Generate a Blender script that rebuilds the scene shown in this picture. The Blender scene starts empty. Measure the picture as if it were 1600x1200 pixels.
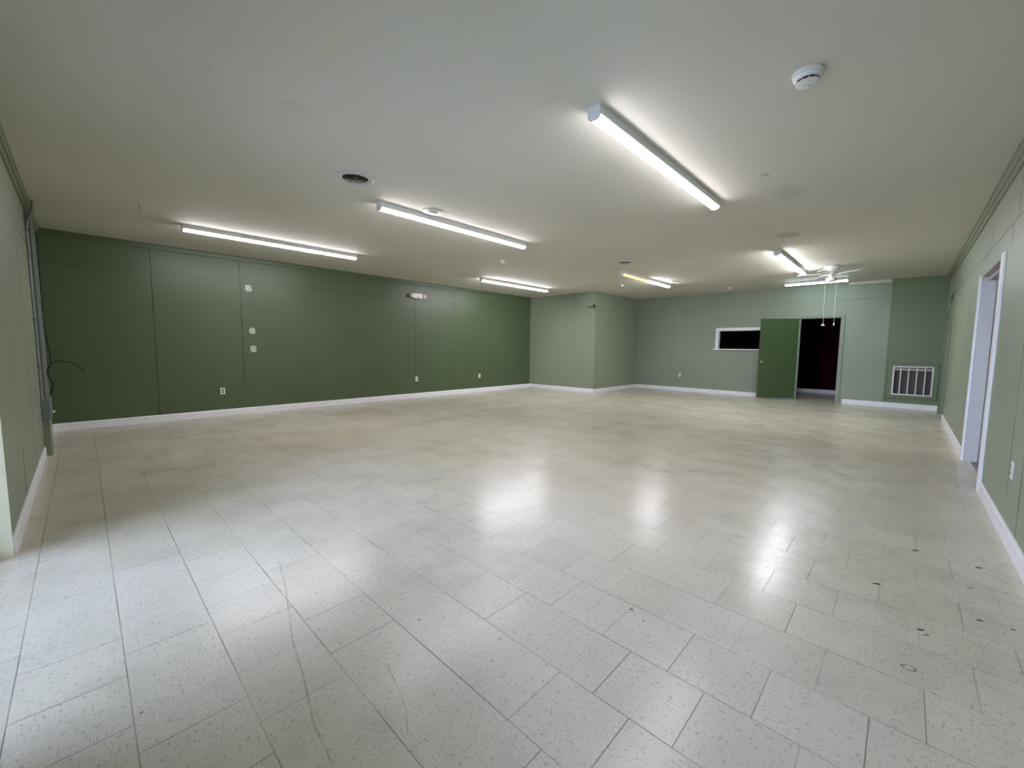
import bpy, bmesh, math, random
from mathutils import Vector, Matrix
C = bpy.context.scene.collection
SC = bpy.context.scene
# ------------------------------------------------------------------ camera
F_PX, YAW, PITCH, ROLL, EYE = 641.46, 0.7625, 0.0878, 0.0091, 1.309
cam = bpy.data.objects.new('camera', bpy.data.cameras.new('camera')); C.objects.link(cam)
cam.data.sensor_fit = 'HORIZONTAL'; cam.data.sensor_width = 36.0
cam.data.lens = F_PX / 1600 * 36.0
cam.data.clip_start = 0.02; cam.data.clip_end = 200
sy, cy = math.sin(YAW), math.cos(YAW)
fw = Vector((-sy*math.cos(PITCH), cy*math.cos(PITCH), -math.sin(PITCH)))
r0 = Vector((cy, sy, 0)); u0 = r0.cross(fw)
rr = math.cos(ROLL)*r0 + math.sin(ROLL)*u0; uu = -math.sin(ROLL)*r0 + math.cos(ROLL)*u0
m = Matrix((rr, uu, -fw)).transposed().to_4x4(); m.translation = (0, 0, EYE)
cam.matrix_world = m
SC.camera = cam
# ------------------------------------------------------------------ sky outside, exposure
W = bpy.data.worlds.new('overcast_sky'); SC.world = W; W.use_nodes = True
SKY = 15.0
bgn = W.node_tree.nodes['Background']
bgn.inputs[0].default_value = (0.58, 0.69, 1.0, 1); bgn.inputs[1].default_value = SKY
SC.view_settings.view_transform = 'Standard'; SC.view_settings.look = 'None'
SC.view_settings.gamma = 1; SC.view_settings.use_curve_mapping = False
SC.view_settings.exposure = 0.0
LAMP = 40.0
# ------------------------------------------------------------------ room measures (metres)
H = 2.969
XD, XR, YL, YF, JX, JY = -9.127, 0.587, -0.363, 13.06, -6.614, 10.41
TW = 0.115
PI = math.pi
# ------------------------------------------------------------------ node helpers
class NT:
    def __init__(s, name):
        s.m = bpy.data.materials.new(name); s.m.use_nodes = True
        s.t = s.m.node_tree; s.b = s.t.nodes['Principled BSDF']; s._pos = None
    def n(s, k, **kw):
        x = s.t.nodes.new(k)
        for a, v in kw.items(): setattr(x, a, v)
        return x
    def put(s, sock, v):
        if isinstance(v, bpy.types.NodeSocket): s.t.links.new(v, sock)
        else: sock.default_value = v
    def M(s, op, *a, clamp=False):
        x = s.n('ShaderNodeMath', operation=op, use_clamp=clamp)
        for i, v in enumerate(a): s.put(x.inputs[i], v)
        return x.outputs[0]
    def xyz(s):
        if not s._pos:
            g = s.n('ShaderNodeNewGeometry'); q = s.n('ShaderNodeSeparateXYZ')
            s.t.links.new(g.outputs['Position'], q.inputs[0])
            s._pos = (q.outputs[0], q.outputs[1], q.outputs[2], g.outputs['Position'])
        return s._pos
    def vec(s, x, y, z):
        q = s.n('ShaderNodeCombineXYZ')
        s.put(q.inputs[0], x); s.put(q.inputs[1], y); s.put(q.inputs[2], z)
        return q.outputs[0]
    def noise(s, vec, scale, detail=2, rough=.5, col=False):
        x = s.n('ShaderNodeTexNoise'); s.put(x.inputs['Vector'], vec)
        x.inputs['Scale'].default_value = scale; x.inputs['Detail'].default_value = detail
        x.inputs['Roughness'].default_value = rough
        return x.outputs['Color' if col else 'Fac']
    def rng(s, v, a, b, c=0., d=1., smooth=False):
        x = s.n('ShaderNodeMapRange'); x.clamp = True
        if smooth: x.interpolation_type = 'SMOOTHSTEP'
        s.put(x.inputs[0], v)
        for i, k in enumerate((a, b, c, d)): s.put(x.inputs[1+i], k)
        return x.outputs[0]
    def mix(s, f, a, b, mode='MIX'):
        x = s.n('ShaderNodeMix', data_type='RGBA', blend_type=mode)
        s.put(x.inputs[0], f)
        for i, v in ((6, a), (7, b)):
            if isinstance(v, tuple) and len(v) == 3: v = (*v, 1)
            s.put(x.inputs[i], v)
        return x.outputs[2]
    def white(s, vec):
        x = s.n('ShaderNodeTexWhiteNoise', noise_dimensions='3D'); s.put(x.inputs['Vector'], vec)
        return x.outputs['Value']
    def bump(s, h, strength, dist=0.002):
        x = s.n('ShaderNodeBump'); x.inputs['Strength'].default_value = strength
        x.inputs['Distance'].default_value = dist; s.put(x.inputs['Height'], h)
        s.t.links.new(x.outputs[0], s.b.inputs['Normal'])
    def base(s, c): s.put(s.b.inputs['Base Color'], (*c, 1) if isinstance(c, tuple) else c)

def lin(r, g, b):
    f = lambda v: (v/255/12.92) if v <= 10 else ((v/255+.055)/1.055)**2.4
    return (f(r), f(g), f(b))

def simple(name, col, rough=.5, metal=0., spec=.5, var=.06):
    t = NT(name); x, y, z, p = t.xyz()
    n = t.noise(p, 9, 2)
    k = tuple(c*(1-var) for c in col); g = tuple(min(1, c*(1+var)) for c in col)
    t.base(t.mix(n, k, g)); t.b.inputs['Roughness'].default_value = rough
    t.b.inputs['Metallic'].default_value = metal
    t.b.inputs['Specular IOR Level'].default_value = spec
    return t.m

def emit(name, col, st):
    t = NT(name); t.base((.85, .85, .85))
    t.b.inputs['Emission Color'].default_value = (*col, 1); t.b.inputs['Emission Strength'].default_value = st
    t.b.inputs['Roughness'].default_value = .4
    return t.m

def wall_paint(name, col, seams=(), hseams=(), axis='y', rough=.45, spots=(), wd=1.0):
    """painted panel wall; seams = (pos, z0, z1, strength), hseams = (z, strength)"""
    t = NT(name); x, y, z, p = t.xyz(); a = y if axis == 'y' else x
    big = t.noise(p, .7, 3); fine = t.noise(p, 140, 2)
    c = t.mix(t.rng(big, .3, .7), tuple(v*.95 for v in col), tuple(v*1.05 for v in col))
    lines = None
    wob = t.M('MULTIPLY', t.M('SUBTRACT', t.noise(t.vec(0, 0, z), 3, 2), .5), .010)
    vis = t.noise(t.vec(a, a, t.M('MULTIPLY', z, 1.6)), 1.9, 2)
    for pos, z0, z1, st in seams:
        d = t.M('ABSOLUTE', t.M('SUBTRACT', t.M('ADD', a, wob), pos))
        l = t.rng(d, .003*wd, .009*wd, 1, 0)
        l = t.M('MULTIPLY', l, t.M('MULTIPLY', t.M('GREATER_THAN', z, z0), t.M('LESS_THAN', z, z1)))
        l = t.M('MULTIPLY', l, st)
        l = t.M('MULTIPLY', l, t.rng(vis, .3, .6, .45, 1.0))
        lines = l if lines is None else t.M('MAXIMUM', lines, l)
    for zz, st in hseams:
        d = t.M('ABSOLUTE', t.M('SUBTRACT', z, zz))
        l = t.M('MULTIPLY', t.rng(d, .003*min(wd,1.5), .009*min(wd,1.5), 1, 0), t.rng(t.noise(t.vec(a, 0, zz), .8, 2), .35, .6, .25*st, st))
        lines = l if lines is None else t.M('MAXIMUM', lines, l)
    if lines is not None: c = t.mix(lines, c, tuple(v*.12 for v in col))
    for ya, za, ra, rz in spots:
        na = t.noise(p, 22, 2)
        e = t.M('SQRT', t.M('ADD', t.M('POWER', t.M('ABSOLUTE', t.M('DIVIDE', t.M('SUBTRACT', a, ya), ra)), 2.5),
                            t.M('POWER', t.M('ABSOLUTE', t.M('DIVIDE', t.M('SUBTRACT', z, za), rz)), 2.5)))
        e = t.M('ADD', e, t.M('MULTIPLY', t.M('SUBTRACT', na, .5), .7))
        c = t.mix(t.rng(e, .93, 1.03, 1, 0), c, lin(172, 190, 165))
    t.base(c); t.b.inputs['Roughness'].default_value = rough
    hgt = t.M('ADD', t.M('MULTIPLY', fine, .25), t.M('MULTIPLY', big, .6))
    if lines is not None: hgt = t.M('SUBTRACT', hgt, t.M('MULTIPLY', lines, 2.0))
    t.bump(hgt, .35, .0015)
    return t.m

# ------------------------------------------------------------------ materials
SAGE = lin(144, 154, 133); DARK = lin(82, 98, 68)
def spread(vals, z0, z1, st): return [(v, z0, z1, st) for v in vals]
M = {}
M['wall_left'] = wall_paint('dark_green_panel_paint', DARK,
    [(.865, 0, 3, .95), (2.13, .62, 3, .85), (3.44, 0, 3, .18), (4.73, 0, 3, .12), (5.945, .25, 3, .75), (7.22, 0, 3, .5), (8.5, 1.7, 2.1, .6), (8.5, 0, 3, .1)],
    [(2.535, .3), (2.485, .45)], 'y', .38, [(2.264, 2.395, .058, .062), (2.295, 1.589, .052, .062), (2.303, 1.245, .056, .066)], 1.2)
M['wall_right'] = wall_paint('sage_green_panel_paint', SAGE,
    [(5.30, 2.4, 2.83, .9), (6.80, 2.4, 2.83, .8), (8.22, 2.4, 2.83, .7), (9.6, 2.4, 2.83, .9), (5.5, 2.2, 2.4, .8), (6.97, 2.2, 2.4, .7),
     (8.46, 0, 2.4, .8), (9.45, .6, 1.0, .9), (10.4, .9, 2.1, .25), (4.51, .3, 2.1, .85), (4.09, 0, 1.2, .85), (3.0, 0, 3, .5)],
    [(2.40, .95)], 'y', .45, (), 2.6)
M['wall_back'] = wall_paint('sage_green_far_paint', SAGE,
    [(-5.4, 0, 3, .2), (-4.09, 0, 3, .35), (-1.55, 2.2, 3, .25), (-2.85, 0, 3, .15)], [(2.555, .45)], 'x', .42)
M['panel_back'] = wall_paint('sage_green_panel_by_the_grille', lin(112, 128, 96), [(-.30, 1.1, 3, .3)], [], 'x', .45)
M['wall_jog'] = wall_paint('sage_green_jog_paint', SAGE, [], [], 'x', .42)
M['wall_front'] = wall_paint('sage_green_front_paint', SAGE,
    [(-4.95, .1, .5, .9), (-6.05, .1, 2.4, .7), (-6.75, .1, 1.2, .8), (-7.1, 0, .4, .6)], [(2.43, .8)], 'x', .5, (), 4.0)
M['sage_trim'] = simple('sage_trim_paint', tuple(v*.92 for v in SAGE), .4)
M['green_trim'] = simple('green_crown_paint', lin(120, 130, 108), .4)
M['dark_trim'] = simple('dark_green_crown_paint', tuple(v*.9 for v in DARK), .4)
M['groove_dark'] = simple('dark_groove_green', tuple(v*.25 for v in SAGE), .4)
M['door_green'] = simple('dark_green_door_paint', lin(66, 87, 52), .35)
M['white_paint'] = simple('white_trim_paint', lin(244, 244, 248), .35)
M['door_white'] = simple('white_door_paint', lin(196, 193, 188), .4)
M['head_grey'] = simple('grey_lilac_head', lin(170, 163, 162), .6)  # grey-lilac colour of the door head, darker than the jambs
M['plastic'] = simple('white_plastic', lin(228, 228, 224), .35)
M['enamel'] = simple('white_enamel', lin(225, 226, 224), .3)
M['plate'] = simple('ceiling_white_plate', lin(200, 200, 192), .5)
M['brass'] = simple('brass', (.80, .66, .36), .25, 1)
M['black_rubber'] = simple('black_rubber', (.006, .006, .006), .5)
M['unlit_black'] = simple('unlit_room_black', (.0012, .0012, .0012), .9, 0, .05)  # near-black albedo stands in for the darkness of the unlit back room
M['unlit_maroon'] = simple('unlit_room_maroon', (.020, .0010, .0018), .8, 0, .05)  # dark red wall, its colour lowered further for the unlit room
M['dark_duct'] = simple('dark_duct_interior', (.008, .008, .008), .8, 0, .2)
M['filter'] = simple('grey_filter_cloth', lin(92, 90, 92), .9)
M['brown'] = simple('brown_receptacle', lin(86, 70, 60), .5)
M['conduit'] = simple('dull_grey_conduit', lin(150, 155, 150), .4, .3)
M['chase'] = simple('grey_green_chase_paint', lin(112, 124, 118), .5)
M['galv'] = simple('galvanised_box', lin(128, 138, 136), .5, .3)
M['steel'] = simple('steel', lin(150, 150, 150), .3, .9)
M['dust_rings'] = simple('dusty_grey_vent_rings', lin(150, 148, 140), .5)
M['rust'] = simple('rusty_brown_screw', lin(130, 90, 70), .6)
M['concrete'] = simple('pale_concrete', lin(175, 175, 172), .9)
M['grey_floor'] = simple('blue_grey_side_floor', lin(130, 138, 150), .5)
M['lens'] = emit('lit_white_lens', (.96, .91, 1.0), LAMP)
M['lens_far'] = emit('lit_bright_white_lens', (.96, .93, 1.0), LAMP*2.15)
M['lens_mid'] = emit('lit_pale_white_lens', (.96, .92, 1.0), LAMP*1.5)
M['lens_cool'] = emit('lit_cool_lens', (.74, .90, 1.0), LAMP*1.0)
M['lens_yellow'] = emit('lit_yellowed_lens', (1.0, .53, .13), 1.75)

def ceiling_mat():
    t = NT('off_white_ceiling_paint'); x, y, z, p = t.xyz()
    big = t.noise(p, .45, 3); fine = t.noise(p, 220, 1)
    c = t.mix(t.rng(big, .35, .65), lin(206, 204, 190), lin(212, 210, 197))
    def ring(cx, cy, rx, ry, soft, col, f, rot=0):
        nonlocal c
        dx, dy = t.M('SUBTRACT', x, cx), t.M('SUBTRACT', y, cy)
        ca, sa = math.cos(rot), math.sin(rot)
        u = t.M('ADD', t.M('MULTIPLY', dx, ca/rx), t.M('MULTIPLY', dy, sa/rx))
        v = t.M('SUBTRACT', t.M('MULTIPLY', dy, ca/ry), t.M('MULTIPLY', dx, sa/ry))
        d = t.M('SQRT', t.M('ADD', t.M('MULTIPLY', u, u), t.M('MULTIPLY', v, v)))
        c = t.mix(t.rng(d, 1-soft, 1, f, 0), c, col)
    ring(-1.08, 4.59, .045, .045, .25, lin(170, 168, 158), .7)      # round patch
    ring(-1.35, 7.15, .17, .21, .3, lin(176, 170, 146), .75)        # tan round stain
    ring(-1.0, 5.25, .16, .30, .6, lin(185, 180, 160), .35)
    ring(-2.35, 1.05, .28, .12, .8, lin(206, 208, 176), .45)
    ring(-3.2, 1.12, .10, .16, .6, lin(190, 190, 176), .35)
    pts = [(-2.93, .17), (-2.95, .33), (-3.04, .5), (-3.105, .616), (-3.17, .65)]
    for (ax, ay), (bx, by) in zip(pts, pts[1:]):
        L = math.hypot(bx-ax, by-ay); ux, uy = (bx-ax)/L, (by-ay)/L
        dx, dy = t.M('SUBTRACT', x, ax), t.M('SUBTRACT', y, ay)
        al = t.M('ADD', t.M('MULTIPLY', dx, ux), t.M('MULTIPLY', dy, uy))
        pe = t.M('ABSOLUTE', t.M('SUBTRACT', t.M('MULTIPLY', dx, uy), t.M('MULTIPLY', dy, ux)))
        k = t.M('MULTIPLY', t.rng(pe, .001, .006, .3, 0), t.M('MULTIPLY', t.M('GREATER_THAN', al, 0.), t.M('LESS_THAN', al, L)))
        c = t.mix(k, c, lin(150, 146, 130))
    t.base(c); t.b.inputs['Roughness'].default_value = .75; t.b.inputs['Specular IOR Level'].default_value = .25
    t.bump(t.M('ADD', t.M('MULTIPLY', fine, .3), t.noise(p, 30, 3)), .25, .0012)
    return t.m
M['ceiling'] = ceiling_mat()

def floor_mat():
    T = .3048; XO, YO = -1.2355, .967
    t = NT('speckled_cream_floor_tile'); x, y, z, p = t.xyz()
    # slight waviness of the joints
    row = t.M('DIVIDE', t.M('SUBTRACT', y, YO), T); ri = t.M('FLOOR', row); rf = t.M('SUBTRACT', row, ri)
    par = t.M('MULTIPLY', t.M('FLOORED_MODULO', ri, 2.), .5)
    jit = t.M('MULTIPLY', t.M('SUBTRACT', t.white(t.vec(ri, 3.3, 0)), .5), .05)
    colx = t.M('ADD', t.M('ADD', t.M('DIVIDE', t.M('SUBTRACT', x, XO), T), par), jit)
    ci = t.M('FLOOR', colx); cf = t.M('SUBTRACT', colx, ci)
    rnd = t.white(t.vec(ci, ri, 1.7)); rnd2 = t.white(t.vec(ci, ri, 8.1)); rnd3 = t.white(t.vec(ci, ri, 4.9))
    rndrow = t.white(t.vec(0, ri, 2.2))
    # distance to joints (metres)
    dr = t.M('MULTIPLY', t.M('MINIMUM', rf, t.M('SUBTRACT', 1., rf)), T)
    dc = t.M('MULTIPLY', cf, T)
    vis = t.noise(p, 1.7, 2)
    lr = t.M('MULTIPLY', t.rng(dr, .0009, .0028, 1, 0), t.rng(vis, .35, .62, .35, .95))
    lc = t.M('MULTIPLY', t.rng(dc, .0018, .0046, 1, 0), t.M('MULTIPLY', t.rng(rnd2, .15, .75, .15, 1.), t.rng(vis, .3, .55, .7, 1)))
    joint = t.M('MAXIMUM', lr, lc)
    # base tone
    tone = t.mix(rnd, lin(209, 203, 185), lin(216, 210, 194))
    patch = t.noise(p, .55, 3, .6)
    tone = t.mix(t.rng(patch, .40, .70, .05, .48), tone, lin(182, 170, 142))
    tone = t.mix(t.rng(t.noise(p, 1.9, 3, .5), .45, .8, 0, .30), tone, lin(160, 157, 142))
    # chips: short streaks, turned per tile
    turn = t.M('GREATER_THAN', rnd3, .5)
    def chips(seed, s1, s2, lo, hi):
        w = t.M('MULTIPLY', rnd, 13.)
        ax = t.M('ADD', t.M('MULTIPLY', x, s1), w); ay = t.M('ADD', t.M('MULTIPLY', y, s2), w)
        bx = t.M('ADD', t.M('MULTIPLY', x, s2), w); by = t.M('ADD', t.M('MULTIPLY', y, s1), w)
        va = t.M('ADD', t.M('MULTIPLY', ax, turn), t.M('MULTIPLY', bx, t.M('SUBTRACT', 1., turn)))
        vb = t.M('ADD', t.M('MULTIPLY', ay, turn), t.M('MULTIPLY', by, t.M('SUBTRACT', 1., turn)))
        return t.rng(t.noise(t.vec(va, vb, seed), 1., 2, .5), lo, hi)
    ch1 = chips(1.1, 45, 100, .60, .67)
    ch2 = chips(7.7, 38, 85, .63, .69)
    ch3 = chips(3.3, 120, 210, .62, .70)
    tone = t.mix(t.M('MULTIPLY', ch1, .50), tone, lin(140, 138, 124))
    tone = t.mix(t.M('MULTIPLY', ch2, .12), tone, lin(212, 210, 198))
    tone = t.mix(t.M('MULTIPLY', ch3, .45), tone, lin(126, 123, 112))
    # scattered dirt specks
    v = t.n('ShaderNodeTexVoronoi'); v.inputs['Scale'].default_value = 3.2; t.put(v.inputs['Vector'], p)
    sp = t.M('MULTIPLY', t.rng(v.outputs['Distance'], .010, .022, 1, 0), .75)
    tone = t.mix(sp, tone, lin(70, 62, 50))
    # scuffs: thin stretched dark scratches
    ang = t.noise(p, .8, 1)
    sc = t.rng(t.noise(t.vec(t.M('ADD', t.M('MULTIPLY', x, 4.), t.M('MULTIPLY', y, 1.)), t.M('SUBTRACT', t.M('MULTIPLY', y, 60.), t.M('MULTIPLY', x, 16.)), 0.), 1., 3, .6), .68, .74)
    tone = t.mix(t.M('MULTIPLY', sc, t.rng(ang, .45, .6, 0, .45)), tone, lin(120, 112, 96))
    sm = t.M('MULTIPLY', t.rng(t.noise(p, 3.4, 4, .7), .45, .7, 0, 1), t.rng(t.noise(t.vec(t.M('ADD', x, 4.), y, 0.), .5, 1), .40, .6, 0., .34))
    tone = t.mix(sm, tone, lin(140, 137, 128))
    # burns and dropped marks
    wob = t.noise(p, 60, 2)
    def blot(cx, cy, rx, ry, f=.9, ringed=False, rot=0.6):
        nonlocal tone
        if not ringed: rx *= .75; ry *= .7
        dx, dy = t.M('SUBTRACT', x, cx), t.M('SUBTRACT', y, cy); ca, sa = math.cos(rot), math.sin(rot)
        u = t.M('ADD', t.M('MULTIPLY', dx, ca/rx), t.M('MULTIPLY', dy, sa/rx))
        w = t.M('SUBTRACT', t.M('MULTIPLY', dy, ca/ry), t.M('MULTIPLY', dx, sa/ry))
        d = t.M('ADD', t.M('SQRT', t.M('ADD', t.M('MULTIPLY', u, u), t.M('MULTIPLY', w, w))), t.M('MULTIPLY', t.M('SUBTRACT', wob, .5), 1.3))
        if ringed: d = t.M('ADD', t.M('MULTIPLY', t.M('ABSOLUTE', t.M('SUBTRACT', d, .85)), 6.), .0)
        tone = t.mix(t.rng(d, .75, 1.05, f, 0), tone, lin(52, 42, 30))
    for a in [(-.031, 3.032, .030, .016), (.135, 3.735, .026, .016), (.408, 3.704, .028, .018), (.345, 3.35, .02, .01, .6), (.348, 2.966, .024, .013),
              (.137, 2.664, .022, .012), (.156, 2.633, .022, .006), (.097, 2.302, .026, .020, .6, True), (.455, 2.976, .014, .008),
              (.452, 5.84, .03, .02), (-.913, 1.845, .014, .007), (-.831, 1.803, .008, .006), (-1.609, 1.052, .012, .006)]: blot(*a)
    def stroke(pts, wd, f, col):
        nonlocal tone
        k0 = None
        for (ax, ay), (bx, by) in zip(pts, pts[1:]):
            L = math.hypot(bx-ax, by-ay); ux, uy = (bx-ax)/L, (by-ay)/L
            dx, dy = t.M('SUBTRACT', x, ax), t.M('SUBTRACT', y, ay)
            al = t.M('ADD', t.M('MULTIPLY', dx, ux), t.M('MULTIPLY', dy, uy))
            pe = t.M('SUBTRACT', t.M('MULTIPLY', dx, uy), t.M('MULTIPLY', dy, ux))
            ex = t.M('SUBTRACT', al, t.M('MINIMUM', t.M('MAXIMUM', al, 0.), L))
            d = t.M('SQRT', t.M('ADD', t.M('MULTIPLY', pe, pe), t.M('MULTIPLY', ex, ex)))
            k0 = d if k0 is None else t.M('MINIMUM', k0, d)
        tone = t.mix(t.M('MULTIPLY', t.rng(k0, wd*.4, wd, f, 0), t.rng(t.noise(p, 14, 2), .35, .55, .3, 1)), tone, col)
    stroke([(-2.65, .755), (-2.34, .691), (-1.894, .578), (-1.632, .534), (-1.404, .485), (-1.213, .471)], .005, .40, lin(110, 98, 80))
    stroke([(-1.458, .797), (-1.308, .766), (-1.218, .738), (-1.129, .687)], .004, .4, lin(110, 98, 80))
    tone = t.mix(t.M('MULTIPLY', joint, .85), tone, lin(48, 44, 36))
    t.base(tone)
    # worn wax: patchy gloss
    w1 = t.noise(p, 1.3, 4, .6); w2 = t.noise(t.vec(t.M('MULTIPLY', x, 9.), t.M('MULTIPLY', y, 30.), 0.), 1., 3, .6)
    rg = t.M('ADD', t.rng(w1, .3, .7, .20, .25), t.rng(w2, .35, .7, 0., .03))
    rg = t.M('ADD', rg, t.M('MULTIPLY', joint, .1)); t.put(t.b.inputs['Roughness'], rg)
    t.b.inputs['Specular IOR Level'].default_value = .36
    und = t.noise(p, 2.0, 2, .5)
    tilt = t.M('ADD', t.M('MULTIPLY', t.M('MULTIPLY', x, 14.), t.M('SUBTRACT', rnd, .5)), 0.)
    hgt = t.M('ADD', t.M('MULTIPLY', und, 1.2), t.M('MULTIPLY', t.noise(p, 30, 3, .6), .16))
    turn2 = t.M('SUBTRACT', 1., turn)
    sx = t.M('ADD', t.M('MULTIPLY', x, t.M('ADD', t.M('MULTIPLY', turn, 10.), 8.)), rnd)
    sy2 = t.M('ADD', t.M('MULTIPLY', y, t.M('ADD', t.M('MULTIPLY', turn2, 10.), 42.)), rnd)
    scr = t.noise(t.vec(sx, sy2, rnd), 1., 3, .6)
    hgt = t.M('ADD', hgt, t.M('MULTIPLY', scr, .22))
    hgt = t.M('SUBTRACT', hgt, t.M('MULTIPLY', joint, .6))
    t.bump(hgt, .4, .002)
    return t.m
M['floor'] = floor_mat()

# ------------------------------------------------------------------ mesh helpers
def NB(): return bmesh.new()
def bx(bm, x0, x1, y0, y1, z0, z1, bev=0):
    r = bmesh.ops.create_cube(bm, size=1)
    vs = r['verts']
    for v in vs:
        v.co = Vector(((x0+x1)/2 + v.co.x*(x1-x0), (y0+y1)/2 + v.co.y*(y1-y0), (z0+z1)/2 + v.co.z*(z1-z0)))
    if bev:
        es = list({e for v in vs for e in v.link_edges})
        bmesh.ops.bevel(bm, geom=es, offset=bev, segments=2, affect='EDGES', profile=.5)
    return bm
def lathe(bm, prof, cx=0, cy=0, cz=0, seg=40, axis='z', cap=True):
    """prof = [(r, h)...]"""
    rings = []
    for r, h in prof:
        ring = []
        for i in range(seg):
            a = 2*PI*i/seg; q = (r*math.cos(a), r*math.sin(a), h)
            if axis == 'y': q = (q[0], q[2], q[1])
            if axis == 'x': q = (q[2], q[0], q[1])
            ring.append(bm.verts.new((cx+q[0], cy+q[1], cz+q[2])))
        rings.append(ring)
    for a, b in zip(rings, rings[1:]):
        for i in range(seg):
            j = (i+1) % seg; bm.faces.new((a[i], a[j], b[j], b[i]))
    if cap and prof[0][0] > 1e-6: bm.faces.new(rings[0])
    if cap and prof[-1][0] > 1e-6: bm.faces.new(list(reversed(rings[-1])))
    return bm
def tube(bm, pts, r, seg=8):
    pts = [Vector(q) for q in pts]; rings = []
    up = Vector((0, 0, 1))
    for i, q in enumerate(pts):
        d = (pts[min(i+1, len(pts)-1)] - pts[max(i-1, 0)]).normalized()
        s = d.cross(up)
        if s.length < .05: s = d.cross(Vector((0, 1, 0)))
        s.normalize(); w = s.cross(d).normalized()
        rings.append([bm.verts.new(q + r*(math.cos(2*PI*k/seg)*s + math.sin(2*PI*k/seg)*w)) for k in range(seg)])
    for a, b in zip(rings, rings[1:]):
        for k in range(seg):
            j = (k+1) % seg; bm.faces.new((a[k], a[j], b[j], b[k]))
    bm.faces.new(rings[0]); bm.faces.new(list(reversed(rings[-1])))
    return bm
def smooth_path(pts, n=6):
    pts = [Vector(q) for q in pts]; out = []
    for i in range(len(pts)-1):
        p0, p1, p2, p3 = pts[max(i-1, 0)], pts[i], pts[i+1], pts[min(i+2, len(pts)-1)]
        for k in range(n):
            s = k/n
            out.append(.5*((2*p1) + (p2-p0)*s + (2*p0-5*p1+4*p2-p3)*s*s + (3*p1-p0-3*p2+p3)*s**3))
    return out + [pts[-1]]
def prism(bm, poly, axis, a0, a1):
    """extrude 2D poly (u,v) along axis: 'y' -> (u,*,v), 'x' -> (*,u,v), 'z' -> (u,v,*)"""
    f = {'y': lambda u, v, a: (u, a, v), 'x': lambda u, v, a: (a, u, v), 'z': lambda u, v, a: (u, v, a)}[axis]
    A = [bm.verts.new(f(u, v, a0)) for u, v in poly]; B = [bm.verts.new(f(u, v, a1)) for u, v in poly]
    n = len(poly)
    for i in range(n): bm.faces.new((A[i], A[(i+1) % n], B[(i+1) % n], B[i]))
    bm.faces.new(list(reversed(A))); bm.faces.new(B)
    return bm
def obj(name, bm, mat, parent=None, smooth=False, loc=None):
    bmesh.ops.recalc_face_normals(bm, faces=bm.faces)
    me = bpy.data.meshes.new(name); bm.to_mesh(me); bm.free()
    me.materials.append(mat)
    if smooth:
        for p in me.polygons: p.use_smooth = True
        try: me.set_sharp_from_angle(angle=math.radians(35))
        except Exception: pass
    o = bpy.data.objects.new(name, me); C.objects.link(o)
    if parent is not None: o.parent = parent
    if loc: o.location = loc
    return o
def struct(name, bm, mat, parent=None, smooth=False):
    o = obj(name, bm, mat, parent, smooth)
    if parent is None: o['kind'] = 'structure'
    return o
def thing(name, label, cat, loc=(0, 0, 0), rot=(0, 0, 0), group=None):
    o = bpy.data.objects.new(name, None); C.objects.link(o); o.empty_display_size = .1
    o.location = loc; o.rotation_euler = rot; o['label'] = label; o['category'] = cat
    if group: o['group'] = group
    return o
def dup(root, loc, rot, label, group=None):
    r = root.copy(); C.objects.link(r); r.location = loc; r.rotation_euler = rot; r['label'] = label
    if group: r['group'] = group
    for ch in list(root.children):
        c = ch.copy(); C.objects.link(c); c.parent = r
        for g in list(ch.children):
            d = g.copy(); C.objects.link(d); d.parent = c
    return r

# ------------------------------------------------------------------ room shell
T2 = .15
struct('floor', bx(NB(), XD-T2, XR+TW/2, YL-.2, YF+TW, -.12, 0), M['floor'])
VENTS = [(-4.05, 1.97, .18), (-4.02, 7.32, .16), (-4.03, 12.84, .16)]
b = NB()
def loop(pts):
    vs = [b.verts.new((p[0], p[1], H)) for p in pts]
    for i in range(len(vs)): b.edges.new((vs[i], vs[(i+1) % len(vs)]))
loop([(XD-T2, YL-.2), (XR+TW/2, YL-.2), (XR+TW/2, YF+TW), (XD-T2, YF+TW)])
for vx, vy, vr in VENTS: loop([(vx+vr*.67*math.cos(2*PI*k/40), vy+vr*.67*math.sin(2*PI*k/40)) for k in range(40)])
bmesh.ops.triangle_fill(b, use_beauty=True, use_dissolve=False, edges=b.edges[:])
r = bmesh.ops.extrude_face_region(b, geom=b.faces[:])
bmesh.ops.translate(b, verts=[v for v in r['geom'] if isinstance(v, bmesh.types.BMVert)], vec=(0, 0, .02))
bx(b, XD-T2, XR+TW/2, YL-.2, YF+TW, H+.20, H+.30)  # unseen upper slab, added to keep outside light out
struct('ceiling', b, M['ceiling'])
struct('wall_left', bx(NB(), XD-T2, XD, YL-.2, JY+TW, 0, H), M['wall_left'])
struct('wall_jog_front', bx(NB(), XD, JX, JY, JY+TW, 0, H), M['wall_jog'])
struct('wall_jog_side', bx(NB(), JX-TW, JX, JY+TW, YF+TW, 0, H), M['wall_jog'])
# far wall with the serving hatch and the doorway
HX0, HX1, HZ0, HZ1 = -4.04, -2.62, 1.335, 1.87
DX0, DX1, DZ = -2.06, -1.19, 2.15
b = NB()
bx(b, JX, HX0, YF, YF+TW, 0, H); bx(b, HX0, HX1, YF, YF+TW, 0, HZ0); bx(b, HX0, HX1, YF, YF+TW, HZ1, H)
bx(b, HX1, DX0, YF, YF+TW, 0, H); bx(b, DX0, DX1, YF, YF+TW, DZ, H)
bx(b, DX1, -.19, YF, YF+TW, 0, H); bx(b, -.19, .48, YF, YF+TW, 0, .305); bx(b, -.19, .48, YF, YF+TW, .97, H); bx(b, .48, XR+TW, YF, YF+TW, 0, H)
struct('wall_back', b, M['wall_back'])
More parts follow.
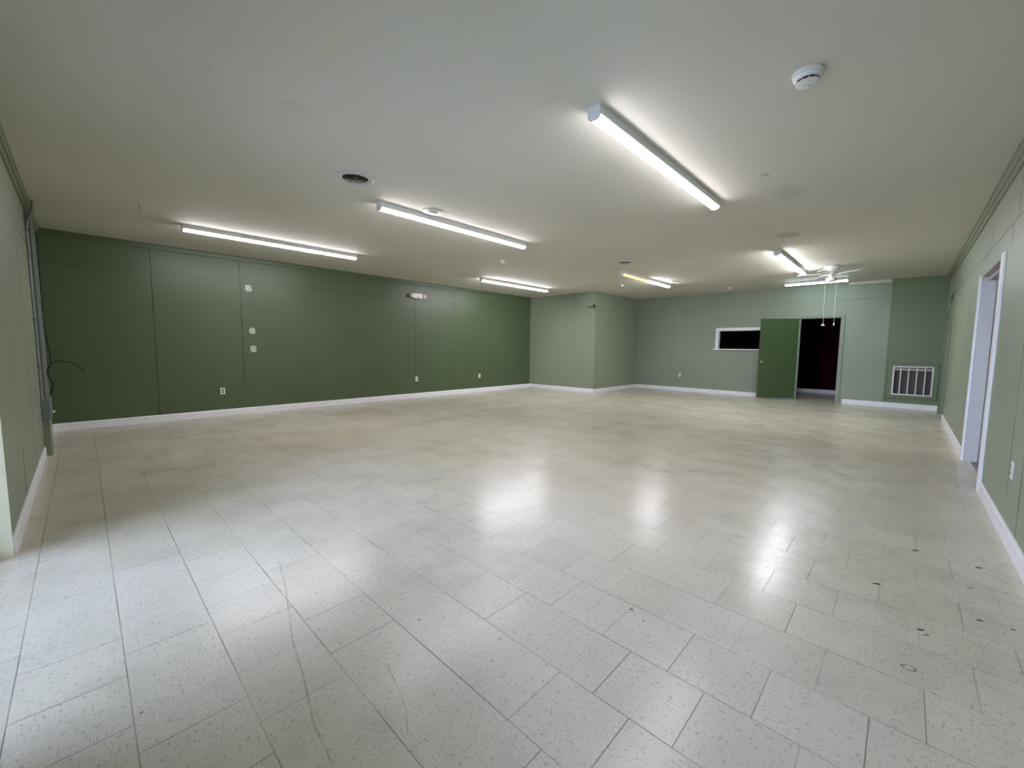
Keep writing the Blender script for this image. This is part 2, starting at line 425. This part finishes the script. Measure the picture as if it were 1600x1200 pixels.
# raised panel on the far wall around the grille
b = NB()
bx(b, -.325, -.19, YF-.02, YF, .115, H); bx(b, .48, XR, YF-.02, YF, .115, H)
bx(b, -.19, .48, YF-.02, YF, .115, .305); bx(b, -.19, .48, YF-.02, YF, .97, H)
struct('wall_back_panel', b, M['panel_back'])
struct('trim_1', bx(NB(), -1.12, -.335, YF-.05, YF, H-.065, H), M['ceiling'])
# right wall with the white doorway and the green door at the far end
RY0, RY1, RZ = 5.82, 7.30, 2.20
GY0, GY1, GZ = 11.42, 12.35, 2.12
b = NB(); X1 = XR+TW
bx(b, XR, X1, YL-.2, RY0, 0, H); bx(b, XR, X1, RY0, RY1, RZ, H); bx(b, XR, X1, RY1, GY0, 0, H)
bx(b, XR, X1, GY0, GY1, GZ, 2.27); bx(b, XR, X1, GY0, GY1, 2.44, H); bx(b, XR, X1, GY1, YF, 0, H)
struct('wall_right', b, M['wall_right'])
struct('transom_dark', bx(NB(), XR+.05, X1, GY0, GY1, 2.27, 2.44), M['dark_duct'])  # near-black sheet stands in for the shade inside the transom opening
# front wall (windows to the street); jamb at x=-3.9
WA0, WA1, WB0, WB1, WZ = -3.9, -1.95, -1.5, .30, 2.15
b = NB(); Y0 = YL-.2
bx(b, XD, WA0, Y0, YL, 0, H); bx(b, WA0, WA1, Y0, YL, WZ, H); bx(b, WA1, WB0, Y0, YL, 0, H)
bx(b, WB0, WB1, Y0, YL, WZ, H); bx(b, WB0, WB1, Y0, YL, 0, .75); bx(b, WB1, XR, Y0, YL, 0, H)
struct('wall_front', b, M['wall_front'])

def glass():
    t = NT('clear_window_glass'); t.t.nodes.remove(t.b)
    o = t.t.nodes['Material Output']; tr = t.n('ShaderNodeBsdfTransparent'); gl = t.n('ShaderNodeBsdfGlossy'); mx = t.n('ShaderNodeMixShader')
    gl.inputs['Roughness'].default_value = .02; tr.inputs[0].default_value = (.93, .95, .95, 1)
    fr = t.n('ShaderNodeFresnel'); fr.inputs[0].default_value = 1.45
    t.t.links.new(fr.outputs[0], mx.inputs[0]); t.t.links.new(tr.outputs[0], mx.inputs[1]); t.t.links.new(gl.outputs[0], mx.inputs[2])
    t.t.links.new(mx.outputs[0], o.inputs[0]); return t.m
M['glass'] = glass()
M['mint'] = simple('mint_jamb_paint', lin(215, 210, 178), .35)
def shop_window(name, x0, x1, z0, z1, mull):
    b = NB(); y0, y1 = Y0+.03, Y0+.08; f = .045
    bx(b, x0, x1, y0, y1, z0, z0+f); bx(b, x0, x1, y0, y1, z1-f, z1)
    bx(b, x0, x0+f, y0, y1, z0+f, z1-f); bx(b, x1-f, x1, y0, y1, z0+f, z1-f)
    for q in mull: bx(b, q-f/2, q+f/2, y0, y1, z0+f, z1-f)
    o = struct(name, b, M['white_paint'])
    obj('window_pane', bx(NB(), x0+f, x1-f, y0+.022, y0+.028, z0+f, z1-f), M['glass'], o)
shop_window('window_1', WA0, WA1, .0, WZ, [])
shop_window('window_2', WB0, WB1, .75, WZ, [-.8])
struct('trim_3', bx(NB(), WA0, WA0+.012, Y0+.085, YL+.004, 0, WZ), M['mint'])      # jamb board of window_1
# crown boards
def crown_y(xw, s, y0, y1):
    prof = [(xw, H), (xw, H-.155), (xw+s*.016, H-.15), (xw+s*.018, H-.09), (xw+s*.030, H-.085), (xw+s*.034, H-.03), (xw+s*.045, H-.02), (xw+s*.045, H)]
    return prism(NB(), prof, 'y', y0, y1)
struct('trim_4', crown_y(XR, -1, YL, YF-.02), M['green_trim'])
prof = [(YL, H), (YL, H-.15), (YL+.016, H-.145), (YL+.018, H-.085), (YL+.030, H-.08), (YL+.034, H-.025), (YL+.040, H-.02), (YL+.040, H)]
struct('trim_5', prism(NB(), prof, 'x', XD+.02, XR-.045), M['green_trim'])
struct('trim_6', prism(NB(), [(XD, H), (XD, H-.085), (XD+.012, H-.08), (XD+.016, H-.02), (XD+.024, H-.012), (XD+.024, H)], 'y', YL, JY), M['dark_trim'])
# baseboards
def base_prof(w, s, d=.016, h=.115): return [(w, 0), (w+s*d, 0), (w+s*d, h-.012), (w+s*(d-.008), h), (w, h)]
struct('baseboard_left', prism(NB(), base_prof(XD, 1), 'y', YL+.016, JY-.016), M['white_paint'])
struct('baseboard_jog_front', prism(NB(), base_prof(JY, -1), 'x', XD, JX+.016), M['white_paint'])
struct('baseboard_jog_side', prism(NB(), base_prof(JX, 1), 'y', JY, YF-.016), M['white_paint'])
struct('baseboard_back_left', prism(NB(), base_prof(YF, -1), 'x', JX, DX0-.06), M['white_paint'])
struct('baseboard_back_right', prism(NB(), base_prof(YF-.02, -1), 'x', DX1+.115, XR-.016), M['white_paint'])
struct('baseboard_right_far', prism(NB(), base_prof(XR, -1), 'y', GY1+.07, YF-.02), M['white_paint'])
struct('baseboard_right_middle', prism(NB(), base_prof(XR, -1), 'y', RY1+.08, GY0-.07), M['white_paint'])
struct('baseboard_right_near', prism(NB(), base_prof(XR, -1), 'y', YL, RY0-.135), M['white_paint'])
struct('baseboard_front', prism(NB(), base_prof(YL, 1), 'x', -7.15, WA0-.0), M['white_paint'])
struct('baseboard_front_corner', prism(NB(), base_prof(YL, 1), 'x', XD+.0, -7.65), M['white_paint'])

# ------------------------------------------------------------------ white doorway in the right wall
b = NB()
bx(b, XR-.02, XR, RY0-.13, RY0, 0, RZ+.0, .003)              # near casing
bx(b, XR-.02, XR, RY1, RY1+.075, 0, RZ, .003)                # far casing
struct('trim_7', b, M['white_paint'])
b = NB()
bx(b, XR-.0, X1, RY1-.02, RY1, 0, RZ-.02); bx(b, XR, X1, RY0, RY0+.02, 0, RZ-.02)
struct('trim_8', b, M['door_white'])                          # jamb linings
b = NB(); bx(b, XR, X1, RY0, RY1, RZ-.02, RZ); bx(b, XR+.05, X1, RY0+.02, RY1-.02, RZ-.07, RZ-.02)
struct('trim_9', b, M['head_grey'])
d3 = struct('door_1', bx(NB(), X1+.004, X1+.84, RY1-.075, RY1-.035, .02, 2.11, .002), M['door_white'])
k = NB(); lathe(k, [(.0001, -.06), (.02, -.055), (.027, -.04), (.02, -.022), (.012, -.018), (.012, -.008), (.03, -.006), (.03, 0)], X1+.77, RY1-.075, 1.0, 20, 'y')
obj('door_handle', k, M['brass'], d3, True)
# far green door of the right wall
b = NB()
bx(b, XR-.03, XR, GY0-.07, GY0, 0, GZ+.07, .004); bx(b, XR-.03, XR, GY1, GY1+.07, 0, GZ+.07, .004); bx(b, XR-.03, XR, GY0, GY1, GZ, GZ+.07, .004)
struct('trim_10', b, M['green_trim'])
d2 = struct('door_2', bx(NB(), XR+.04, XR+.08, GY0+.003, GY1-.003, .01, GZ-.003), M['door_green'])
k = NB(); lathe(k, [(.03, 0), (.03, -.006), (.012, -.008), (.012, -.02), (.024, -.03), (.026, -.045), (.0001, -.055)], XR+.04, GY0+.08, .98, 20, 'x')
obj('door_handle', k, M['brass'], d2, True)

# ------------------------------------------------------------------ doorway and swung-open door in the far wall
b = NB()
bx(b, DX1, DX1+.055, YF-.022, YF, 0, DZ+.055, .003); bx(b, DX0-.055, DX0, YF-.022, YF, 0, DZ+.055, .003); bx(b, DX0, DX1, YF-.022, YF, DZ, DZ+.055, .003)
bx(b, DX1-.02, DX1, YF, YF+TW, 0, DZ); bx(b, DX0, DX0+.02, YF, YF+TW, 0, DZ); bx(b, DX0+.02, DX1-.02, YF, YF+TW, DZ-.02, DZ)
bx(b, DX1-.032, DX1-.02, YF+.05, YF+.08, 0, DZ-.02)
struct('trim_11', b, M['sage_trim'])
dr = bpy.data.objects.new('door_3', None)
slab = bx(NB(), 0, .90, -.04, 0, .035, DZ-.01, .002)
dr = obj('door_3', slab, M['door_green']); dr['kind'] = 'structure'
dr.location = (DX0-.01, YF-.028, 0); dr.rotation_euler = (0, 0, PI+math.radians(31))
for s, y in ((1, 0.0), (-1, -.04)):
    k = NB(); lathe(k, [(.032, 0), (.032, s*.006), (.012, s*.009), (.012, s*.024), (.024, s*.034), (.028, s*.048), (.022, s*.058), (.0001, s*.062)], .835, y, 1.0, 24, 'y')
    obj('door_knob', k, M['brass'], dr, True)
for z in (.3, 1.08, 1.9):
    obj('hinge', lathe(NB(), [(.007, -.045), (.007, .045)], -.004, .004, z, 10), M['brass'], dr, True)

# ------------------------------------------------------------------ dark room behind the far wall
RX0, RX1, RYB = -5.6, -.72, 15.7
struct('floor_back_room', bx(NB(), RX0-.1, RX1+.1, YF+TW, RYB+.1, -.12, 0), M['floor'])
struct('ceiling_back_room', bx(NB(), RX0-.1, RX1+.1, YF+TW, RYB+.1, 2.6, 2.7), M['unlit_black'])
struct('wall_back_room_left', bx(NB(), RX0-.1, RX0, YF+TW, RYB, 0, 2.6), M['unlit_black'])
struct('wall_back_room_right', bx(NB(), RX1, RX1+.1, YF+TW, RYB, 0, 2.6), M['unlit_black'])
struct('wall_back_room_dark', bx(NB(), RX0-.1, -1.93, RYB, RYB+.1, 0, 2.6), M['unlit_black'])
struct('wall_back_room_maroon', bx(NB(), -1.93, RX1+.1, RYB, RYB+.1, 0, 2.6), M['unlit_maroon'])
struct('wall_back_room_lining', bx(NB(), DX1+.01, RX1, YF+TW, YF+TW+.01, 0, 2.6), M['unlit_black'])
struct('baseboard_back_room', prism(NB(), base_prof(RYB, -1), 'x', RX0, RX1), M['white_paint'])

# serving hatch casing
hw = NB(); f = .075
bx(hw, HX0-f, HX0, YF-.02, YF, HZ0, HZ1+f, .003); bx(hw, HX1, HX1+f, YF-.02, YF, HZ0, HZ1+f, .003); bx(hw, HX0, HX1, YF-.02, YF, HZ1, HZ1+f, .003)
bx(hw, HX0, HX0+.012, YF, YF+TW, HZ0, HZ1); bx(hw, HX1-.012, HX1, YF, YF+TW, HZ0, HZ1); bx(hw, HX0, HX1, YF, YF+TW, HZ1-.012, HZ1)
w3 = struct('window_3', hw, M['white_paint'])
obj('window_sill', bx(NB(), HX0-f-.05, HX1+f+.05, YF-.075, YF+TW, HZ0-.028, HZ0, .004), M['white_paint'], w3)

# ------------------------------------------------------------------ side room beyond the white doorway
SX = 3.6
struct('floor_side_room', bx(NB(), XR+TW/2, SX+.1, YL-.2, 8.6, -.12, -.004), M['grey_floor'])
struct('ceiling_side_room', bx(NB(), X1, SX+.1, YL-.2, 8.6, 2.6, 2.7), M['ceiling'])
struct('wall_side_room_right', bx(NB(), SX, SX+.1, YL-.2, 8.6, 0, 2.6), M['white_paint'])
struct('wall_side_room_back', bx(NB(), X1, SX, 8.5, 8.6, 0, 2.6), M['white_paint'])
b = NB(); bx(b, X1, 1.1, Y0, YL, 0, 2.6); bx(b, 1.1, 3.3, Y0, YL, 2.2, 2.6); bx(b, 1.1, 3.3, Y0, YL, 0, .3); bx(b, 3.3, SX, Y0, YL, 0, 2.6)
struct('wall_side_room_front', b, M['white_paint'])
shop_window('window_4', 1.1, 3.3, .3, 2.2, [2.2])
struct('ground_outside', bx(NB(), -16, 9, -14, Y0, -.25, -.10), M['concrete'])

# ------------------------------------------------------------------ ceiling strip lights (origin = centre on the ceiling, length along local y)
def strip_light(L, lens_mats, label, loc, rotz):
    t = thing('ceiling_strip_light', label, 'ceiling light', loc, (0, 0, rotz), 'fluorescent strip lights on the ceiling')
    h = L/2
    obj('housing', prism(NB(), [(-.047, 0), (-.048, -.058), (-.044, -.062), (.044, -.062), (.048, -.058), (.047, 0)], 'y', -h+.004, h-.004), M['enamel'], t)
    lp = [(-.043, -.0625), (-.041, -.072), (-.033, -.083), (-.018, -.090), (.018, -.090), (.033, -.083), (.041, -.072), (.043, -.0625)]
    n = len(lens_mats); seg = (2*h-.03)/n
    for i, mt in enumerate(lens_mats):
        obj('lens', prism(NB(), lp, 'y', -h+.015+i*seg+.003, -h+.015+(i+1)*seg-.003), mt, t)
    if n == 2:
        obj('lens_joint', prism(NB(), [(u*1.02, v-.0008) for u, v in lp], 'y', -.0035, .0035), M['dust_rings'], t)
    for s in (-1, 1):
        y0, y1 = sorted((s*h, s*(h-.014)))
        e = NB(); prism(e, [(-.048, 0), (-.049, -.060), (-.046, -.074), (-.036, -.087), (-.02, -.094), (.02, -.094), (.036, -.087), (.046, -.074), (.049, -.060), (.048, 0)], 'y', y0, y1)
        obj('end_cap', e, M['enamel'], t)
    return t
LM, LN, LF, LC, LY = M['lens_mid'], M['lens'], M['lens_far'], M['lens_cool'], M['lens_yellow']
strip_light(2.50, [LN, LN], 'long lit strip light nearest the viewer, on the ceiling beside the smoke detector', (-1.66, 3.775, H), 0)
strip_light(2.50, [LN, LN], 'long lit strip light with a round white plate beside it, left of the ceiling centre', (-4.50, 3.71, H), 0)
strip_light(2.50, [LM, LM], 'leftmost long lit strip light, close above the dark green wall', (-7.34, 2.30, H), 0)
strip_light(2.48, [LF, LF], 'lit strip light at the far end of the dark green wall near its inner corner', (-7.40, 7.89, H), 0)
strip_light(2.40, [LY, LF], 'strip light glowing yellow along half of its length', (-4.50, 9.28, H), 0)
strip_light(2.46, [LF, LF], 'lit strip light whose far end disappears behind the ceiling fan blade', (-1.66, 9.32, H), 0)
strip_light(1.22, [LC], 'short cool lit strip light across the far end, just behind the ceiling fan', (-1.65, 12.06, H), PI/2)

# ------------------------------------------------------------------ ceiling fan
FX, FY = -1.165, 10.32
t = thing('ceiling_fan', 'white five-blade ceiling fan with pull chains in front of the far doorway', 'ceiling fan', (FX, FY, H))
obj('motor_housing', lathe(NB(), [(.112, 0), (.126, -.010), (.130, -.035), (.126, -.055), (.112, -.078), (.085, -.100), (.06, -.112), (.04, -.115)], seg=40), M['enamel'], t, True)
obj('neck', lathe(NB(), [(.04, -.113), (.045, -.15), (.038, -.20), (.05, -.215)], seg=28), M['enamel'], t, True)
sw = obj('switch_housing', lathe(NB(), [(.05, -.214), (.085, -.225), (.09, -.24), (.088, -.285), (.075, -.298), (.03, -.303), (.0001, -.303)], seg=32), M['enamel'], t, True)
for k in range(5):
    a = math.radians(187+72*k)
    q = NB()
    # tapered blade, pitched 12 degrees
    out = [(.15, -.045), (.18, -.052), (.50, -.068), (.545, -.055), (.56, 0), (.545, .055), (.50, .068), (.18, .052), (.15, .045)]
    prism(q, out, 'z', -.004, .004)
    bmesh.ops.rotate(q, verts=q.verts, cent=(0, 0, 0), matrix=Matrix.Rotation(math.radians(12), 3, 'X'))
    bmesh.ops.translate(q, verts=q.verts, vec=(0, 0, -.155))
    bmesh.ops.rotate(q, verts=q.verts, cent=(0, 0, 0), matrix=Matrix.Rotation(a, 3, 'Z'))
    bl = obj('blade', q, M['enamel'], t)
    q = NB(); prism(q, [(.035, -.018), (.15, -.012), (.20, -.035), (.215, 0), (.20, .035), (.15, .012), (.035, .018)], 'z', -.009, -.004)
    bmesh.ops.rotate(q, verts=q.verts, cent=(0, 0, 0), matrix=Matrix.Rotation(math.radians(10), 3, 'X'))
    bmesh.ops.translate(q, verts=q.verts, vec=(0, 0, -.156))
    bmesh.ops.rotate(q, verts=q.verts, cent=(0, 0, 0), matrix=Matrix.Rotation(a, 3, 'Z'))
    obj('blade_bracket', q, M['enamel'], bl)
for (x0, x1, zb, kn) in ((-.086, -.074, 1.845, 0), (.086, .098, 1.84, 1)):
    c = tube(NB(), [(x0, 0, -.27), (x0+.002, -.012, -.32), ((x0+x1)/2, -.014, -.7), (x1-.0, -.012, zb-H)], .0020, 6)
    ch = obj('pull_chain', c, M['plastic'], t, True)
    if kn == 0: pr = [(.0001, .02), (.006, .018), (.008, .0), (.030, -.012), (.034, -.022), (.0001, -.030)]
    else: pr = [(.0001, .03), (.007, .026), (.011, .0), (.009, -.02), (.0001, -.026)]
    obj('chain_pull', lathe(NB(), pr, x1, -.012, zb-H-.01, 16), M['plastic'], ch, True)

# ------------------------------------------------------------------ ceiling vents
def vent(label, x, y, r):
    t = thing('round_ceiling_vent', label, 'ceiling vent', (x, y, H), group='round vents in the ceiling')
    obj('flange', lathe(NB(), [(r*.68, -.002), (r*.70, -.014), (r*.82, -.018), (r*.97, -.010), (r, -.004), (r, 0), (r*.66, 0), (r*.66, -.002), (r*.68, -.002)], seg=56, cap=False), M['plate'], t, True)
    obj('dark_throat', lathe(NB(), [(r*.665, -.001), (r*.665, .14), (.0001, .14)], seg=40, cap=False), M['dark_duct'], t)
    for i, k in enumerate((.52, .39, .26, .14)):
        ri = r*k; z = -.004-.004*i
        q = NB(); lathe(q, [(ri-.004, z+.001), (ri-.002, z+.002), (ri+.003, z-.002), (ri+.001, z-.003), (ri-.004, z+.001)], seg=40, cap=False)
        obj('ring', q, M['dust_rings'], t, True)
    obj('centre_cone', lathe(NB(), [(.0001, -.012), (r*.04, -.015), (r*.07, -.012), (r*.08, -.008), (.0001, -.006)], seg=24), M['rust'], t, True)
    obj('crossbar', bx(NB(), -r*.66, r*.66, -.003, .003, -.007, -.003), M['dark_duct'], t)
vent('round ceiling vent with dark concentric rings, largest in view, on the near left ceiling', *VENTS[0])
vent('small-looking dark round vent above the start of the half-yellow strip light', *VENTS[1])
vent('dark round vent tight against the far sage wall above the hatch', *VENTS[2])
# round cover plate beside the second strip light
t = thing('round_cover_plate', 'flat white round cover plate with raised hub touching the strip light', 'ceiling plate', (-4.318, 3.08, H))
obj('plate', lathe(NB(), [(.128, 0), (.128, -.005), (.120, -.010), (.0001, -.011)], seg=48), M['plate'], t, True)
obj('hub', lathe(NB(), [(.058, -.0105), (.056, -.022), (.050, -.026), (.0001, -.027)], seg=36), M['plate'], t, True)
# small hatch disc by the half-yellow light
o = obj('round_cover_disc', lathe(NB(), [(.11, 0), (.11, -.006), (.10, -.012), (.0001, -.013)], seg=36), M['plate'], smooth=True, loc=(-4.24, 10.17, H))
o['label'] = 'flat round cap on the ceiling beside the white end of the half-yellow light'; o['category'] = 'ceiling cap'

# ------------------------------------------------------------------ smoke detector
t = thing('smoke_detector', 'round white smoke detector on the near right ceiling', 'smoke detector', (-.535, 3.10, H), (0, 0, .6))
obj('mounting_base', lathe(NB(), [(.076, 0), (.079, -.006), (.079, -.020), (.075, -.024)], seg=48), M['plastic'], t, True)
obj('cover', lathe(NB(), [(.070, -.023), (.073, -.028), (.071, -.038), (.064, -.046), (.056, -.048), (.0001, -.048)], seg=48), M['plastic'], t, True)
obj('vent_slot', lathe(NB(), [(.056, -.047), (.056, -.062), (.0001, -.062)], seg=40), M['black_rubber'], t, True)
b = NB(); lathe(b, [(.060, -.0615), (.058, -.067), (.048, -.071), (.0001, -.072)], seg=48)
for k in range(10):
    a = 2*PI*k/10; q = bmesh.ops.create_cube(b, size=.006)['verts']
    bmesh.ops.translate(b, verts=q, vec=(.0565*math.cos(a), .0565*math.sin(a), -.055))
cv = obj('cap', b, M['plastic'], t, True)
obj('test_button', lathe(NB(), [(.006, -.0715), (.006, -.073), (.0001, -.0733)], .018, .012, 0, 16), M['steel'], t, True)
obj('bracket_tab', bx(NB(), .070, .083, -.008, .008, -.014, -.004), M['black_rubber'], t)

# sprinkler-like sensors
def sensor(label, x, y, r, h):
    t = thing('ceiling_sensor', label, 'ceiling sensor', (x, y, H))
    obj('escutcheon', lathe(NB(), [(r, 0), (r, -.004), (r*.8, -.010), (.0001, -.010)], seg=32), M['plastic'], t, True)
    obj('sensor_head', lathe(NB(), [(r*.5, -.0095), (r*.55, -.01-h*.5), (r*.42, -.01-h*.9), (.0001, -.01-h)], seg=24), M['plastic'], t, True)
sensor('small white ceiling sensor between the second strip light and the far corner light', -5.68, 5.66, .075, .05)
sensor('tiny white ceiling knob near the corner of the jutting wall', -5.45, 9.82, .045, .04)
sensor('small white ceiling sensor beside the dark vent at the far wall', -3.52, 12.05, .075, .04)
# hook
t = tube(NB(), smooth_path([(0, 0, 0), (0, 0, -.045), (.004, 0, -.06), (.022, 0, -.078), (.036, 0, -.060), (.036, 0, -.045)], 5), .0035, 8)
o = obj('ceiling_hook', t, M['steel'], smooth=True, loc=(-6.67, .57, H))
o['label'] = 'small open wire hook screwed into the left ceiling'; o['category'] = 'hook'

# ------------------------------------------------------------------ outlets (local: plate in x-z plane, facing -y)
def outlet(label, loc, rotz, dark=False):
    t = thing('wall_outlet', label, 'outlet', loc, (0, 0, rotz), 'duplex outlets low on the walls')
    obj('cover_plate', bx(NB(), -.037, .037, -.007, 0, -.060, .060, .003), M['plastic'], t)
    for z in (-.021, .021):
        q = NB(); lathe(q, [(.0165, -.007), (.0165, -.0095), (.0001, -.0097)], 0, 0, z, 20, 'y')
        r = obj('receptacle', q, M['brown'] if dark else M['plate'], t)
        q = NB(); bx(q, -.0075, -.0050, -.0108, -.0096, z-.001, z+.007); bx(q, .0050, .0075, -.0108, -.0096, z-.001, z+.007); bx(q, -.002, .002, -.0108, -.0096, z-.010, z-.006)
        obj('slot', q, M['black_rubber'], r)
    obj('screw', lathe(NB(), [(.003, -.007), (.003, -.0085), (.0001, -.0087)], 0, 0, 0, 12, 'y'), M['steel'], t)
outlet('white outlet with brown receptacles on the left half of the dark green wall', (XD, 1.773, .461), PI/2, True)
outlet('white outlet below the emergency light on the dark green wall', (XD, 5.971, .484), PI/2)
outlet('white outlet on the dark green wall nearest its far corner', (XD, 8.146, .470), PI/2)
outlet('white outlet on the far sage wall, left of the hatch', (-5.13, YF, .50), 0)
outlet('white outlet on the right wall close to the viewer, past the white door frame', (XR, 4.39, .50), -PI/2)

# ------------------------------------------------------------------ emergency light on the dark green wall (local +x along wall, facing -y)
t = thing('emergency_light', 'white emergency light box with lamp heads high on the dark green wall', 'emergency light', (XD, 5.99, 2.60), (0, 0, PI/2))
obj('case', prism(NB(), [(-.13, -.06), (-.145, .06), (.145, .06), (.13, -.06)], 'y', -.085, 0), M['plastic'], t)
for s in (-1, 1):
    q = NB(); lathe(q, [(.030, .03), (.046, 0), (.048, -.055), (.042, -.062), (.0001, -.062)], s*.185, -.045, .0, 24, 'y')
    hd = obj('lamp_head', q, M['plastic'], t, True)
    obj('lamp_face', lathe(NB(), [(.036, -.0618), (.030, -.066), (.0001, -.068)], s*.185, -.045, 0, 20, 'y'), M['plate'], hd, True)
    obj('lamp_arm', tube(NB(), [(s*.12, -.045, 0), (s*.15, -.045, 0)], .014, 10), M['plastic'], hd)
obj('status_panel', bx(NB(), -.03, .03, -.089, -.084, -.035, -.015), M['plate'], t)

# ------------------------------------------------------------------ old bracket on the jog corner
t = thing('wall_bracket', 'small black bent bracket by the outer corner of the jutting wall', 'bracket', (-6.64, JY, 2.53))
obj('upright', bx(NB(), -.012, .012, -.035, -.0, -.06, .055), M['black_rubber'], t)
obj('bent_arm', tube(NB(), smooth_path([(-.005, -.03, .045), (-.07, -.03, .01), (-.13, -.02, -.02), (-.19, -.015, -.005), (-.215, -.01, .02)], 5), .011, 8), M['black_rubber'], t, True)

# ------------------------------------------------------------------ return air grille
GXA, GXB, GZA, GZB = -.19, .48, .305, .97
t = thing('return_air_grille', 'white-barred return air grille low on the far wall by the right corner', 'grille', ((GXA+GXB)/2, YF-.02, GZA))
hw_ = (GXB-GXA)/2; hh = GZB-GZA
b = NB(); f = .028
bx(b, -hw_, hw_, -.012, .004, 0, f); bx(b, -hw_, hw_, -.012, .004, hh-f, hh); bx(b, -hw_, -hw_+f, -.012, .004, f, hh-f); bx(b, hw_-f, hw_, -.012, .004, f, hh-f)
obj('frame', b, M['plastic'], t)
for k in range(1, 5):
    x = -hw_+2*hw_*k/5
    obj('bar', bx(NB(), x-.010, x+.010, -.010, .010, f, hh-f), M['plastic'], t)
obj('filter_panel', bx(NB(), -hw_+.003, hw_-.003, .095, .12, .003, hh-.003), M['filter'], t)
obj('filter_edge', bx(NB(), -hw_+.01, hw_-.01, .04, .094, hh-.10, hh-.05), M['plate'], t)
b = NB(); g = .10
bx(b, -hw_-g, hw_+g, -.012, 0, -.087, -.075); bx(b, -hw_-g, -hw_-g+.006, -.012, 0, -.075, hh+.07)
bx(b, hw_+g-.026, hw_+g-.010, -.012, 0, -.075, hh+.07); bx(b, -hw_-g, hw_+g, -.012, 0, hh+.07, hh+.076)
# thin raised bars, darkened to stand for the shaded groove around the grille
struct('trim_12', b, M['groove_dark']).location = ((GXA+GXB)/2, YF-.02, GZA)

# ------------------------------------------------------------------ conduit, chase, junction box and cable on the front wall, left corner
struct('trim_13', bx(NB(), -7.80, -7.28, YL, YL+.043, .66, H-.155), M['chase'])
struct('trim_14', bx(NB(), -7.62, -7.18, YL, YL+.060, 0, .42), M['sage_trim'])
t = thing('electrical_conduit', 'thin grey conduit pipe running down the left wall beside the corner', 'conduit', (-7.2, YL, .66))
path = [(-.25, .062, H-.66), (-.20, .056, 2.18), (.06, .022, 1.96), (.02, .018, 1.76), (0, .016, 1.5), (0, .016, .7), (0, .016, 0)]
obj('pipe', tube(NB(), smooth_path(path, 5), .011, 10), M['conduit'], t, True)
for z in (1.75, .92, .39):
    obj('strap', bx(NB(), -.035, .035, .001, .030, z-.012, z+.012, .003), M['steel'], t)
t = thing('junction_box', 'grey metal junction box low on the left wall under the conduit', 'electrical box', (-7.40, YL, .42))
obj('box', bx(NB(), -.24, .24, 0, .072, 0, .24, .006), M['galv'], t)
obj('knockout', bx(NB(), .12, .17, .070, .0735, .09, .14), M['black_rubber'], t)
obj('side_knob', lathe(NB(), [(.012, 0), (.018, .01), (.016, .02), (.0001, .024)], -.19, .071, .05, 16, 'y'), M['plastic'], t, True)
cab = [(-8.80, YL+.022, 2.86), (-8.80, YL+.022, 2.05), (-8.80, YL+.020, 1.72), (-8.75, YL+.03, 1.42), (-8.72, YL+.052, 1.18), (-8.72, YL+.050, 1.03), (-8.75, YL+.016, .94), (-8.75, YL+.022, .82),
       (-8.70, YL+.055, .75), (-8.70, YL+.045, .66), (-8.74, YL+.020, .585)]
t = thing('loose_cable', 'black loose cable hanging down the left corner with one free curved end', 'cable', (0, 0, 0))
obj('main_run', tube(NB(), smooth_path(cab, 6), .008, 8), M['black_rubber'], t, True)
arc = [(-8.72, YL+.050, 1.03), (-8.72, YL+.13, 1.06), (-8.72, YL+.24, 1.04), (-8.72, YL+.33, .98), (-8.72, YL+.385, .90)]
obj('free_end', tube(NB(), smooth_path(arc, 6), .007, 8), M['black_rubber'], t, True)
